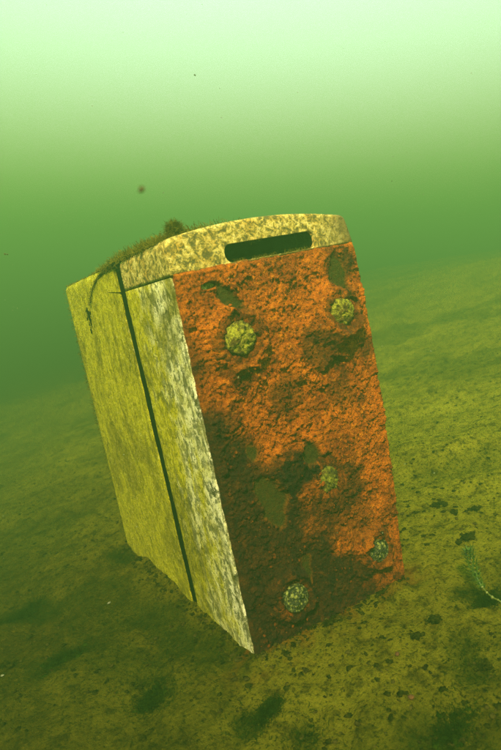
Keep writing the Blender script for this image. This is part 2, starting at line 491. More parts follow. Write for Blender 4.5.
shell('rear_shell', outline(-0.045), SEAM1, D, 34, CREAM, case, 0.0025, 0.012, wob=0.0016)
shell('side_frame', outline(-0.045, CAPZ - 0.0007, nx=12), 0.0045, SEAM0, 18, CREAM, case, 0.0020, 0.0025, wob=0.0016)
shell('gasket', outline(-0.044, None, inset=0.0012), SEAM0 - 0.006, SEAM1 + 0.006, 3, BLACK, case, 0.001, 0.001)
shell('cap_gasket', outline(CAPZ - 0.010, CAPZ + 0.010, inset=0.0016, nz=6, nx=10), 0.016, SEAM0 - 0.007, 3, BLACK, case, 0.001, 0.001)

# the cap with its hand slot
cap = shell('top_cap', outline(CAPZ + 0.0007, None, nz=8, nx=60), -0.0015, SEAM0, 30, CAP, case, 0.0050, 0.0025, wob=0.0016)
SX0, SX1, SZ0, SZ1 = 0.068, 0.195, 0.4650, 0.4862
def slot_cutter():
    r = (SZ1 - SZ0) / 2; zc = (SZ0 + SZ1) / 2
    pts = []
    for k in range(13):
        a = math.pi / 2 + math.pi * k / 12
        pts.append((SX0 + r * .8 + r * .8 * math.cos(a), zc + r * math.sin(a)))
    for k in range(13):
        a = -math.pi / 2 + math.pi * k / 12
        pts.append((SX1 - r * .8 + r * .8 * math.cos(a), zc + r * math.sin(a)))
    n = len(pts)
    v = [(x, -0.03, z) for x, z in pts] + [(x, 0.075, z) for x, z in pts]
    f = [(i, (i + 1) % n, n + (i + 1) % n, n + i) for i in range(n)] + [tuple(range(n))[::-1], tuple(range(n, 2 * n))]
    o = mesh_obj('cutter', v, f, None)
    bm = bmesh.new(); bm.from_mesh(o.data); bmesh.ops.recalc_face_normals(bm, faces=bm.faces); bm.to_mesh(o.data); bm.free()
    return o
cut = slot_cutter()
bo = cap.modifiers.new('slot', 'BOOLEAN'); bo.operation = 'DIFFERENCE'; bo.object = cut; bo.solver = 'FAST'
bpy.context.view_layer.update()
dg = bpy.context.evaluated_depsgraph_get()
newme = bpy.data.meshes.new_from_object(cap.evaluated_get(dg))
cap.modifiers.clear(); old = cap.data; cap.data = newme; newme.name = 'top_cap'
bpy.data.meshes.remove(old)
bpy.data.objects.remove(cut)
co = np.zeros(len(newme.vertices) * 3); newme.vertices.foreach_get('co', co); co = co.reshape(-1, 3)

# black sheet puts the slot's inner shade into colour
def slot_shade():
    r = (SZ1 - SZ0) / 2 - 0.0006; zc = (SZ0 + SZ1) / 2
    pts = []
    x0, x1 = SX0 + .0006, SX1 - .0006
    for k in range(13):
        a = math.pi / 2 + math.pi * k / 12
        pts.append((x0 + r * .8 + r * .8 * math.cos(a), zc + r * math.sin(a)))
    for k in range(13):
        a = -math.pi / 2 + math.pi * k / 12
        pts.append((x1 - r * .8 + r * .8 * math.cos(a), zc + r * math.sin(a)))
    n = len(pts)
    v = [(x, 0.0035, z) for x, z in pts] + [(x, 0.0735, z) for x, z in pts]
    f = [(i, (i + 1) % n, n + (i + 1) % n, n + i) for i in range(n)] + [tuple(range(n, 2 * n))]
    return mesh_obj('slot_shade', v, f, BLACK, case)
slot_shade()

# feet on the rusty face: x, z, radius, height, kind
FEET = [(0.0595, 0.380, 0.0200, 0.0175, 'crust'), (0.2060, 0.381, 0.0175, 0.0165, 'crust'),
        (0.2000, 0.063, 0.0155, 0.0120, 'gloss'), (0.0610, 0.060, 0.0170, 0.0120, 'gloss'),
        (0.1460, 0.180, 0.0165, 0.0100, 'flat')]
# olive patches where the crust has flaked off: x, z, rx, rz, turn
BARE = [(0.060, 0.178, 0.016, 0.030, 0.15), (0.128, 0.222, 0.018, 0.016, 0.0), (0.150, 0.190, 0.017, 0.030, -0.3),
        (0.062, 0.425, 0.011, 0.024, 0.5), (0.221, 0.428, 0.016, 0.024, -0.1), (0.092, 0.070, 0.008, 0.030, -0.1),
        (0.052, 0.243, 0.007, 0.014, 0.0), (0.225, 0.385, 0.010, 0.020, 0)]
LEDGE = [(0.200, 0.378, 0.048), (0.060, 0.372, 0.045), (0.064, 0.06, 0.035), (0.200, 0.065, 0.032), (0.205, 0.372, 0.052), (0.170, 0.350, 0.040), (0.105, 0.200, 0.050), (0.085, 0.215, 0.035), (0.150, 0.160, 0.03), (0.060, 0.335, 0.03), (0.12, 0.33, 0.03)]

def build_plate():
    nu, nv = 250, 470
    zz = np.linspace(-0.02, CAPZ + 0.0034, nv)
    U = np.linspace(0, 1, nu)
    Uu, Z = np.meshgrid(U, zz, indexing='ij')
    x0 = 0.0022; x1 = right_x(Z) - 0.0004
    X = x0 + (x1 - x0) * Uu
    wx = X + 0.006 * (fbm(X * 40, Z * 40, 3, 1) - 0.5); wz = Z + 0.006 * (fbm(X * 40 + 50, Z * 40, 3, 2) - 0.5)
    h = 0.0045 * (fbm(X * 13, Z * 13 + 4, 4, 0) - 0.35)
    h += 0.0042 * (fbm(wx * 75, wz * 75, 5, 3, 0.66) - 0.5)
    d, v = worley(wx * 95, wz * 95, 1)
    lump = (1 - sstep(0.0, 0.55, d)) * sstep(0.35, 0.8, v)
    h += 0.0026 * lump
    d2, v2 = worley(wx * 210, wz * 210, 3)
    h += 0.0020 * (1 - sstep(0, 0.6, d2)) * (0.3 + v2)
    # plates of crust with broken edges
    pl1 = fbm(wx * 15 + 4, wz * 15 + 2, 5, 7, 0.58); pl2 = fbm(wx * 27 + 8, wz * 27, 5, 5, 0.6)
    h += 0.0030 * sstep(0.485, 0.510, pl1) + 0.0022 * sstep(0.54, 0.560, pl2) - 0.002
    # crust piled up low and in ledges
    for (lx, lz, lr) in LEDGE:
        rr = np.hypot(wx - lx, (wz - lz)) / lr
        h += 0.0045 * (1 - sstep(0.55, 1.0, rr + 0.5 * (fbm(X * 55, Z * 55, 3, 4) - 0.5)))
    dark = np.zeros_like(X); olive = np.zeros_like(X)
    nse = fbm(X * 30 + 2, Z * 30, 5, 5, 0.6)
    for (fx, fz, fr, fh, kd) in FEET:
        r = np.hypot(X - fx, Z - fz)
        if kd != 'flat':
            ringn = fbm(X * 45, Z * 45 + fx * 90, 3, 6)
            h += 0.0095 * np.exp(-((r - fr * 1.62) / (fr * 0.40)) ** 2) * (0.15 + 1.6 * ringn)
            h -= 0.0030 * (1 - sstep(fr * 0.9, fr * 1.35, r))
            dark = np.maximum(dark, 0.75 * np.exp(-((r - fr * 1.15) / (fr * 0.30)) ** 2))
    for (bx, bz, rx, rz, a) in BARE:
        u = (X - bx) * math.cos(a) + (Z - bz) * math.sin(a); w = -(X - bx) * math.sin(a) + (Z - bz) * math.cos(a)
        r = np.sqrt((u / rx) ** 2 + (w / rz) ** 2) + (nse - 0.5) * 2.6
        k = (1 - sstep(0.6, 1.05, r))
        olive = np.maximum(olive, k)
        h = h * (1 - 0.85 * k) - 0.002 * k
    # blackened crust: the lower left of the face and several blots
    low = 1 - sstep(0.08, 0.33, Z * 0.70 + 1.15 * X)
    dark = np.maximum(dark, np.clip(low * 2.5 - 2.2 * (nse - 0.40), 0, 1) * 0.95 * (low > 0))
    for (bx, bz, br, s) in [(0.105, 0.205, 0.045, 1.0), (0.145, 0.150, 0.050, .8), (0.055, 0.215, 0.040, .9), (0.020, 0.26, 0.03, .8), (0.128, 0.205, 0.02, 1.0), (0.225, 0.435, 0.028, .9), (0.240, 0.33, 0.020, .55),
                            (0.170, 0.345, 0.026, .7), (0.06, 0.335, 0.022, .6), (0.215, 0.375, 0.030, .7), (0.120, 0.30, 0.03, .55), (0.243, 0.10, 0.02, .5), (0.19, 0.285, 0.02, .5), (0.17, 0.11, 0.04, .5), (0.215, 0.08, 0.018, .7)]:
        r = np.hypot(X - bx, Z - bz) / br + (nse - 0.5) * 2.2
        dark = np.maximum(dark, s * (1 - sstep(0.5, 1.15, r)))
    dark *= (1 - olive)
    # a small torn slit near the top left
    r = np.sqrt(((X - 0.040 - (Z - 0.444) * 0.3) / 0.011) ** 2 + ((Z - 0.4445) / 0.0042) ** 2)
    k = 1 - sstep(0.7, 1.05, r + (nse - 0.5) * 0.5)
    h = h * (1 - k) - 0.011 * k
    dark = np.maximum(dark, k)
    # fade to the sheet at the rim
    e = np.minimum(np.minimum(X - x0, x1 - X), zz[-1] - Z)
    h = h * (0.35 + 0.65 * sstep(0, 0.006, e)) - 0.0035 * (1 - sstep(0, 0.003, e))
    Yp = -0.0015 - h
    # rough rims
    X = X + (0.0035 * (fbm(Z * 55, Z * 0 + 8, 4, 4, 0.65) - 0.62)) * (1 - sstep(0.0, 0.06, Uu))
    Z = Z + 0.0050 * (fbm(X * 60, X * 0 + 5, 4, 1, 0.65) - 0.52) * sstep(0.975, 1.0, (Z + 0.02) / (CAPZ + 0.0234))
    X = X + 0.0028 * (fbm(Z * 70, Z * 0 + 3, 4, 2) - 0.45) * sstep(0.93, 1.0, Uu)
    verts = np.stack([X, Yp, Z], -1).reshape(-1, 3)
    i = np.arange(nu * nv).reshape(nu, nv)
    faces = np.stack([i[:-1, :-1], i[1:, :-1], i[1:, 1:], i[:-1, 1:]], -1).reshape(-1, 4).tolist()
    # return edge of the sheet
    verts = verts.tolist(); nb = len(verts)
    border = list(i[:, 0]) + list(i[-1, 1:]) + list(i[-2::-1, -1]) + list(i[0, -2:0:-1])
    for b in border:
        v = verts[b]; verts.append([v[0], 0.0105, v[2]])
    for k in range(len(border)):
        k2 = (k + 1) % len(border)
        faces.append((int(border[k2]), int(border[k]), nb + k, nb + k2))
    cols = {'dark': np.concatenate([dark.ravel(), dark.ravel()[border]]), 'olive': np.concatenate([olive.ravel(), olive.ravel()[border]])}
    o = mesh_obj('rusted_face', verts, faces, RUST, case, True, cols)
    o['label'] = 'orange rusted face with thick lumpy crust'
    return h, dark, olive, X, Z, Yp
ph, pdark, polive, PX, PZ, PY = build_plate()

def plate_at(x, z):
    j = int(np.clip((z + 0.02) / (CAPZ + 0.0234) * 469, 0, 469))
    i = int(np.clip((x - 0.0022) / (float(right_x(z)) - 0.0026) * 249, 0, 249))
    return float(PY[i, j]), float(pdark[i, j]), float(polive[i, j])

# grime on the right end of the cap
gr = sstep(0.200, 0.232, co[:, 0] + 0.5 * (0.475 - co[:, 2]) + 0.03 * (fbm(co[:, 0] * 60, co[:, 2] * 60, 3, 1) - 0.5)) * 0.9
at = newme.attributes.new('grime', 'FLOAT', 'POINT'); at.data.foreach_set('value', gr.astype(np.float32))

def foot(fx, fz, fr, fh, kd):
    rings, seg = 12, 44
    y0 = plate_at(fx, fz)[0] + 0.002
    if kd == 'flat': y0 = plate_at(fx, fz)[0] + 0.0005
    verts = []; faces = []
    sd = fx * 37 + fz * 11
    for k in range(rings + 1):
        t = k / rings
        if t < 0.35: rr = 1.0 - 0.05 * t / 0.35; hh = t / 0.35 * 0.75      # the rim
        else:
            q = (t - 0.35) / 0.65; rr = 0.95 * (1 - q) ** 0.9; hh = 0.75 + 0.25 * math.sin(q * math.pi / 2) - (0.10 * math.sin(q * math.pi) if kd == 'gloss' else 0)
        for s in range(seg):
            a = 2 * math.pi * s / seg
            n1 = noise.noise(Vector((math.cos(a) * rr * 2.2 + sd, math.sin(a) * rr * 2.2, hh * 1.5)))
            n2 = noise.noise(Vector((math.cos(a) * rr * 7 + sd, math.sin(a) * rr * 7, 3)))
            R = fr * rr * (1 + 0.12 * n1 + 0.07 * n2)
            verts.append((fx + R * math.cos(a), y0 - fh * hh * (1 + 0.22 * n1 + 0.26 * n2) + (0.004 if k == 0 else 0), fz + R * math.sin(a)))
    for k in range(rings):
        for s in range(seg):
            s2 = (s + 1) % seg
            faces.append((k * seg + s, k * seg + s2, (k + 1) * seg + s2, (k + 1) * seg + s))
    o = mesh_obj('foot', verts, faces, GLOSSY if kd == 'gloss' else OLIVE_DISC if kd == 'flat' else FOOT, case)
    return o, y0
for f in FEET:
    o, y0 = foot(*f)
    if f[4] == 'crust': o['label'] = 'round foot crusted yellow-olive'
    if f[4] == 'flat': o['label'] = 'low olive disc amid dark crust'
    if f[4] == 'gloss':
        o['label'] = 'bare glossy round foot'
        # bright worn rim
        vs, fs = [], []
        for s in range(48):
            a = 2 * math.pi * s / 48
            for t in range(6):
                b = 2 * math.pi * t / 6
                R = f[2] * 0.93 + 0.0011 * math.cos(b)
                vs.append((f[0] + R * math.cos(a), y0 - f[3] * 0.78 + 0.0011 * math.sin(b), f[1] + R * math.sin(a)))
        for s in range(48):
            for t in range(6):
                fs.append((s * 6 + t, ((s + 1) % 48) * 6 + t, ((s + 1) % 48) * 6 + (t + 1) % 6, s * 6 + (t + 1) % 6))
        mesh_obj('rim', vs, fs, GLOSSY, o)

# crusted collar round a foot: an uneven ring of built-up rust
def collar(fx, fz, fr, amp, dk):
    vs, fs, dd = [], [], []
    nu, nv = 96, 16
    for i in range(nu):
        a = 2 * math.pi * i / nu
        w = 0.5 + 0.9 * noise.noise(Vector((math.cos(a) * 1.6 + fx * 40, math.sin(a) * 1.6 + fz * 40, 1)))
        tr = fr * (0.28 + 0.20 * w); R = fr * (1.27 + 0.08 * w)
        for j in range(nv):
            b = 2 * math.pi * j / nv
            x = (R + tr * 1.25 * math.cos(b)); yy = tr * amp * math.sin(b)
            p = Vector((x * math.cos(a), yy, x * math.sin(a)))
            n = noise.fractal(p * 170 + Vector((fx * 90, 0, fz * 90)), 1.0, 2.0, 4)
            m_ = noise.noise(p * 420 + Vector((3, fx * 50, 0)))
            k = 1 + (0.40 * n + 0.25 * m_)
            px_, pz_ = fx + (R + tr * 1.25 * k * math.cos(b)) * math.cos(a), fz + (R + tr * 1.25 * k * math.cos(b)) * math.sin(a)
            base = plate_at(fx + R * math.cos(a), fz + R * math.sin(a))[0]
            vs.append((px_, base * 0.5 - 0.0010 - yy * k, pz_)); dd.append(min(1, max(0, dk + 0.55 * n)))
    for i in range(nu):
        for j in range(nv):
            fs.append((i * nv + j, ((i + 1) % nu) * nv + j, ((i + 1) % nu) * nv + (j + 1) % nv, i * nv + (j + 1) % nv))
    return mesh_obj('rust_collar', vs, fs, RUST, case, True, {'dark': dd, 'olive': [0.0] * len(vs)})
for (fx, fz, fr, fh, kd), amp, dk in zip(FEET, (1.0, 1.2, 1.0, 1.0, 0.7), (0.45, 0.5, 0.5, 0.75, 0.6)):
    collar(fx, fz, fr, amp, dk)

# small shapes gathered into one mesh ---------------------------------
_ico = {}
def ico(sub):
    if sub not in _ico:
        bm = bmesh.new(); bmesh.ops.create_icosphere(bm, subdivisions=sub, radius=1.0)
        _ico[sub] = (np.array([v.co[:] for v in bm.verts]), [tuple(v.index for v in f.verts) for f in bm.faces]); bm.free()
    return _ico[sub]
class Bag:
    def __init__(s): s.v = []; s.f = []; s.n = 0
    def add(s, V, F):
        s.v.append(np.asarray(V, float)); s.f += [tuple(i + s.n for i in f) for f in F]; s.n += len(V)
    def lump(s, c, r, sub=1, rough=0.35, sq=(1, 1, 1)):
        V, F = ico(sub)
        k = np.array([1 + rough * noise.noise(Vector(v * 1.7) + Vector((c[0] * 531, c[1] * 417, c[2] * 733))) * 1.6 for v in V])
        a = random.random() * 6.28
        Q = V * k[:, None] * r * np.array(sq)
        Q = np.stack([Q[:, 0] * math.cos(a) - Q[:, 1] * math.sin(a), Q[:, 0] * math.sin(a) + Q[:, 1] * math.cos(a), Q[:, 2]], 1)
        s.add(Q + np.array(c), F)
    def strand(s, pts, r0, r1):
        n = len(pts); V = []; F = []
        for k, p in enumerate(pts):
            d = (Vector(pts[min(k + 1, n - 1)]) - Vector(pts[max(k - 1, 0)])).normalized()
            u = d.orthogonal().normalized(); w = d.cross(u)
            r = r0 + (r1 - r0) * k / (n - 1)
            for t in range(3):
                a = 2.094 * t
                V.append(Vector(p) + u * r * math.cos(a) + w * r * math.sin(a))
        for k in range(n - 1):
            for t in range(3):
                t2 = (t + 1) % 3
                F.append((k * 3 + t, k * 3 + t2, k * 3 + 3 + t2, k * 3 + 3 + t))
        s.add([tuple(v) for v in V], F)
    def tube(s, pts, rad, seg=8):
        n = len(pts); V = []; F = []; u = None
        for k, p in enumerate(pts):
            d = (Vector(pts[min(k + 1, n - 1)]) - Vector(pts[max(k - 1, 0)])).normalized()
            u = d.orthogonal().normalized() if u is None else (u - d * u.dot(d)).normalized()
            w = d.cross(u)
            r = rad[k] if hasattr(rad, '__len__') else rad
            for t in range(seg):
                a = 2 * math.pi * t / seg
                V.append(tuple(Vector(p) + u * r * math.cos(a) + w * r * math.sin(a)))
        for k in range(n - 1):
            for t in range(seg):
                t2 = (t + 1) % seg
                F.append((k * seg + t, k * seg + t2, k * seg + seg + t2, k * seg + seg + t))
        F.append(tuple(range(seg))[::-1]); F.append(tuple((n - 1) * seg + t for t in range(seg)))
        s.add(V, F)
    def build(s, name, mat, parent=None, smooth=True, cols=None):
        return mesh_obj(name, np.concatenate(s.v), s.f, mat, parent, smooth, cols)

# warts of loose rust standing off the face
b = Bag(); wd = []; wo_ = []
for k in range(1500):
    x = random.uniform(0.006, 0.250); z = random.uniform(0.0, 0.455)
    if x > right_x(z) - 0.003: continue
    y, dk, ol = plate_at(x, z)
    if ol > 0.3 or any(math.hypot(x - f[0], z - f[1]) < f[2] * 1.15 for f in FEET): continue
    if vnoise(x * 30, z * 30, 4) < 0.45 and random.random() < 0.7: continue
    r = random.choice((0.0008, 0.0011, 0.0014, 0.0018, 0.0024))
    b.lump((x, y - r * 0.2, z), r, 1, 0.5, (1, 0.8, 1))
    nv = len(b.v[-1]); wd += [dk * random.uniform(0.5, 1.1) + random.choice((0, 0, 0.4))] * nv; wo_ += [0.0] * nv
o = b.build('rust_warts', RUST, case, True, {'dark': np.clip(wd, 0, 1), 'olive': wo_})
tag(o, kind='stuff')

# curved dark strip on the rear shell
b = Bag()
path = []
for yy, zz_ in ((0.1835, 0.4985), (0.215, 0.4990), (0.245, 0.4975), (0.285, 0.492), (0.320, 0.482), (0.345, 0.470), (0.362, 0.458)):
    path.append((yy, zz_))
pp = []
for k in range(len(path) - 1):
    for t in np.linspace(0, 1, 6)[:-1]:
        pp.append((path[k][0] * (1 - t) + path[k + 1][0] * t, path[k][1] * (1 - t) + path[k + 1][1] * t))
b.tube([(0.0008, y, z) for y, z in pp], [0.0044 * (1 - 0.78 * (k / len(pp)) ** 0.7) * (1 + 0.7 * noise.noise(Vector((k * .7, 0, 0)))) for k in range(len(pp))], 8)
b.build('curved_trim', BLACK, case)
b = Bag()
b.tube([(0.0002, y, 0.4612 + 0.006 * (y - 0.187) / 0.06) for y in np.linspace(0.189, 0.247, 9)], [0.0009 * (1.1 - 0.09 * k) for k in range(9)], 6)
b.build('side_groove', BLACK, case)

# a cluster of rust spots on the rear shell
b = Bag()
random.seed(21)
for k in range(46):
    r = random.choice((.0010, .0014, .0020, .0030)); yy = random.gauss(0.384, .009); zz_ = 0.447 - abs(random.gauss(0, .013)) + random.gauss(0, .004)
    b.lump((0.0005, yy, zz_), r, 1 if r < .002 else 2, 0.9, (0.22, 1, 1.2))
o = b.build('corrosion_spot', BLACK, case)

# algae: mat along the top, fringe, short hanging threads, the tuft
def strands(bag, p, d, L, r, bend=0.5, n=5):
    pts = [Vector(p)]; dd = Vector(d).normalized()
    for k in range(n - 1):
        dd = (dd + Vector((random.gauss(0, 1), random.gauss(0, 1), random.gauss(0, 1))) * bend * 0.4).normalized()
        pts.append(pts[-1] + dd * L / (n - 1))
    bag.strand(pts, r, r * 0.35)
b = Bag()
for k in range(11000):
    y = random.uniform(0.005, 0.51); x = abs(random.gauss(0, 0.05)) + 0.001
    if x > 0.235: continue
    dens = 0.30 + 1.0 * float(sstep(0.02, 0.07, y) * (1 - sstep(0.22, 0.34, y)))
    if y < 0.02 : dens = 0.15
    if random.random() > dens * (0.35 + vnoise(x * 40, y * 40, 3)): continue
    L = random.uniform(0.003, 0.009) * (0.5 + 1.6 * float(sstep(0.0, 0.06, y) * (1 - sstep(0.17, 0.36, y))))
    strands(b, (x, y, float(top_z(x)) - 0.001), (random.gauss(-0.2, .7), random.gauss(0, .7), 0.8), L, random.uniform(0.0003, 0.0007), 1.1)
o = b.build('algae_mat', FUZZ, case); tag(o, kind='stuff')
b = Bag()
for k in range(500):          # short threads combed down the left side
    y = random.uniform(0.006, 0.517); z = random.uniform(0.0, 0.497)
    if SEAM0 - .001 < y < SEAM1 + .001: continue
    if vnoise(y * 60, z * 14, 2) < 0.42: continue
    L = random.uniform(0.003, 0.010)
    strands(b, (-0.0003, y, z), (-0.18, random.gauss(0, .12), -1), L, random.uniform(0.0002, 0.00045), 0.35, 4)
o = b.build('algae_thread', FUZZ, case); tag(o, kind='stuff')
b = Bag()
for y, z in pp[::1]:           # growth over the curved trim
    for k in range(9):
        strands(b, (-0.0005, y + random.gauss(0, .003), z + random.gauss(0, .002)), (-.5, random.gauss(0, .6), -.5), random.uniform(.003, .008), 0.0003, 1.0, 4)
for k in range(420):           # fringe on rear edge and cap edge
    z = random.uniform(0.02, 0.498)
    strands(b, (random.uniform(-0.0005, 0.003), D - 0.006 + random.uniform(-.004, .004), z), (-0.7, random.uniform(-.2, .6), random.gauss(0, .6)), random.uniform(0.003, 0.007), 0.0004, 0.9, 4)
o = b.build('algae_fringe', FUZZ, case); tag(o, kind='stuff')
# tuft standing on the top
b = Bag()
tc = Vector((0.030, 0.035, float(top_z(0.03)) + 0.010))
for k in range(1000):
    d = Vector((random.gauss(0, 1), random.gauss(0, 1), random.gauss(0.25, 1))).normalized()
    strands(b, tc + d * random.uniform(0, 0.0075), d, random.uniform(0.004, 0.009), 0.00028, 1.6, 6)
for k in range(30): b.lump(tc + Vector((random.gauss(0, .003), random.gauss(0, .003), random.gauss(-.003, .005))), random.uniform(.002, .004), 1, .5)
b.build('algae_tuft', TUFT, case)
b = Bag()
for k in range(620):
    d = Vector((random.gauss(0, 1), random.gauss(0, 1), random.gauss(-.1, 1))).normalized()
    strands(b, tc + Vector((0, 0, -.004)) + d * 0.006, d, random.uniform(0.006, 0.014), 0.0003, 1.2, 5)
strands_pts = [tc + Vector((t * 0.055, -t * .03, 0.001 - 0.014 * math.sin(t * 1.5))) for t in np.linspace(0, 1, 9)]
b.strand(strands_pts, 0.0005, 0.0003)
b.build('algae_halo', FUZZ, case)
# threads strung across the slot
b = Bag()
for k in range(12):
    x = SX1 - abs(random.gauss(0, 0.03)) - 0.004
    z0 = SZ0 + 0.001; z1 = SZ1 - 0.001
    if random.random() < .5: z0, z1 = z1, z0
    x2 = x + random.gauss(0, .012); x2 = min(max(x2, SX0 + .004), SX1 - .004)
    t1 = random.uniform(.4, 1.0)
    pts = [(x + (x2 - x) * t * t1 + random.gauss(0, .0006), 0.006 + random.uniform(0, .003), z0 + (z1 - z0) * t * t1) for t in np.linspace(0, 1, 5)]
    b.strand(pts, 0.00035, 0.00018)
b.build('slot_thread', DARKFUZZ, case)
b = Bag()
for k in range(260):           # ragged growth along the slot's lips
    x = random.uniform(SX0 + .004, SX1 - .003); up = random.random() < .35
    if vnoise(x * 70, 3 if up else 8, 2) < .42: continue
    strands(b, (x, -0.001 + random.uniform(0, .006), (SZ1 - .0006) if up else (SZ0 + .0004)), (random.gauss(0, .6), -.3, -1 if up else .8), random.uniform(.0015, .0055), .0003, 1.2, 4)
tag(b.build('slot_fringe', FUZZ, case), kind='stuff')

# ------------------------------------------------------------------ things on the bed
def ray_ground(u, v):
    """where the line of sight through a photograph pixel meets the bed"""
    d = RIGHT * ((u - 250.5) / 590.5) + DOWN * ((v - 375) / 590.5) + FWD
    t = (0 - CAM[2]) / d.z
    return CAM[0] + t * d.x, CAM[1] + t * d.y

GROUP = 'dark mud clumps on the lake bed'
CL = [
    (441, 506, 0.0100, 'elongated dark mud clump nearest the rusted case, level with its lower edge'),
    (453, 514, 0.0085, 'small dark mud clump just right of the elongated one beside the case'),
    (466, 540, 0.0105, 'dark mud clump on the bed straight above the green plant sprig'),
    (474, 509, 0.0080, 'dark mud clump farthest from the case, up the bed from the green sprig'),
    (433, 621, 0.0080, 'dark mud clump in the open silt below left of the green sprig'),
    (483, 659, 0.0075, 'round dark mud clump nearest the right edge, under the green sprig'),
    (416, 638, 0.0065, 'dark mud clump midway between the low front foot corner and the bottom right'),
    (330, 628, 0.0060, 'dark mud clump lying just in front of the bottom edge of the rusted face'),
    (6, 665, 0.0085, 'dark mud clump at the far left edge of the bed'),
]
for (u, v, r, lab) in CL:
    x, y = ray_ground(u, v)
    b = Bag()
    for k in range(34):
        rr = r * random.uniform(0.12, 0.42); ox = random.gauss(0, r * .62); oy = random.gauss(0, r * .42)
        b.lump((ox, oy, rr * 0.25 + random.random() * r * .18), rr, 2 if rr > r * .25 else 1, 0.75, (1, 1, 0.6))
    for k in range(40):
        a = random.random() * 6.28; q = r * random.uniform(0.2, 1.1)
        strands(b, (q * math.cos(a), q * math.sin(a), 0.0), (math.cos(a) * .6, math.sin(a) * .6, .7), random.uniform(.3, .7) * r, 0.0004, 1.2, 4)
    o = b.build('mud_clump', CLUMP)
    o.location = (x, y, bh(x, y))
    tag(o, lab, 'mud clump', GROUP)

for (u, v, r, lab) in ((398, 658, 0.0026, 'orange pebble in the open silt right of the case'), (411, 698, 0.0030, 'flat orange pebble nearest the bottom of the bed')):
    x, y = ray_ground(u, v); b = Bag(); b.lump((0, 0, 0.0008), r, 2, .4, (1.2, 0.9, 0.6))
    o = b.build('pebble', PEBBLE); o.location = (x, y, bh(x, y)); tag(o, lab, 'pebble', 'orange pebbles')
for (u, v, r, lab) in ((108, 598, 0.0028, 'tiny pale shell fragment on the silt left of the cream side'), (3, 677, 0.0022, 'tiny pale shell fragment at the left edge of the bed')):
    x, y = ray_ground(u, v); b = Bag(); b.lump((0, 0, 0.001), r, 2, .3, (1.2, 0.8, 0.45))
    o = b.build('shell_fragment', SHELL); o.location = (x, y, bh(x, y)); tag(o, lab, 'shell', 'pale shell fragments')

# cushions of dark green thread algae
for (u, v, r, asp, turn, lab) in (
        (60, 653, 0.026, 1.5, 0.4, 'broad dark green algae cushion in the hollow at lower left'),
        (20, 601, 0.024, 2.2, 0.6, 'long dark green algae cushion at the left edge, farthest of the cushions'),
        (150, 692, 0.022, 1.3, 0.9, 'dark green algae cushion in front of the cream side, low in the picture'),
        (268, 708, 0.013, 1.5, 0.2, 'small dark green algae cushion below the front corner of the case'),
        (452, 722, 0.020, 1.6, 0.3, 'dark green algae cushion in the bottom right corner'),
        (488, 598, 0.014, 1.5, 0.2, 'dark green algae cushion under the feathery plant sprig')):
    x, y = ray_ground(u, v); z = bh(x, y); b = Bag()
    ca, sa = math.cos(turn), math.sin(turn)
    for k in range(26):
        p = random.gauss(0, r * .45) * asp; q = random.gauss(0, r * .42)
        ox, oy = p * ca - q * sa, p * sa + q * ca
        rr = r * random.uniform(.08, .22)
        b.lump((ox, oy, bh(x + ox, y + oy) - z - rr * .1), rr, 2, .7, (1.2, 1, .5))
    pq = np.stack([rng.normal(0, r * .55, 900) * asp, rng.normal(0, r * .5, 900)], 1)
    OX = pq[:, 0] * ca - pq[:, 1] * sa; OY = pq[:, 0] * sa + pq[:, 1] * ca
    HZ = bed_height(x + OX, y + OY) - z - .001
    ED = np.exp(-(pq[:, 0] / (r * asp)) ** 2 - (pq[:, 1] / r) ** 2)
    for ox, oy, hz, edge in zip(OX, OY, HZ, ED):
        strands(b, (ox, oy, hz), (random.gauss(0, 1), random.gauss(0, 1), .2 + .9 * edge), random.uniform(.005, .012) * (.5 + edge), 0.0004, 1.5, 5)
    o = b.build('algae_cushion', DARKFUZZ); o.location = (x, y, z)
    tag(o, lab, 'algae', 'dark algae cushions on the bed')

# crumbs of silt and rotted leaf nobody could count
def crumbs(name, mat, n, rlo, rhi, seed):
    random.seed(seed)
    b = Bag(); P = []
    while len(P) < n:
        dd = random.uniform(0.36, 2.4); a = random.uniform(-0.56, 0.56) + math.atan2(FWD.y, FWD.x)
        x = CAM[0] + dd * math.cos(a); y = CAM[1] + dd * math.sin(a)
        if -0.004 < x < W + .004 and -0.004 < y < D + .004: continue
        if vnoise(x * 9, y * 9, 3) + 0.25 * random.random() < 0.52: continue
        P.append((x, y, dd))
    for k in range(n // 7):        # more of it gathered along the foot of the case
        t = random.random(); e = abs(random.gauss(0, .012)) + .001
        if t < .5: P.append((t * 2 * W, -e, 1))
        else: P.append((-e, (t - .5) * 2 * D, 1))
    Hh = bed_height(np.array([p[0] for p in P]), np.array([p[1] for p in P]))
    for (x, y, dd), h in zip(P, Hh):
        r = rlo + (rhi - rlo) * random.random() ** 2.6
        b.lump((x, y, h + r * .1), r, 2 if r > .0028 else 1, .75, (1.15, .9, .55))
    o = b.build(name, mat)
    tag(o, kind='stuff')
    return o
tag(crumbs('silt_crumbs', CRUMB, 2600, 0.0008, 0.0032, 3), 'scattered brown crumbs of silt over the lake bed', 'silt')
tag(crumbs('rotted_leaf_crumbs', CLUMP, 3000, 0.0006, 0.0036, 4), 'scattered dark crumbs of rotted leaf over the lake bed', 'debris')
random.seed(11)
b = Bag()          # thin green threads over the film patches
XY = []
for n in range(3200):
    px, py, rx, ry, a, fs, dep = random.choice(PATCH[6:])
    u = random.gauss(0, rx * .6); w = random.gauss(0, ry * .6)
    x = px + u * math.cos(a) - w * math.sin(a); y = py + u * math.sin(a) + w * math.cos(a)
    if not (-.002 < x < W + .01 and -.002 < y < D): XY.append((x, y))
XY = np.array(XY)
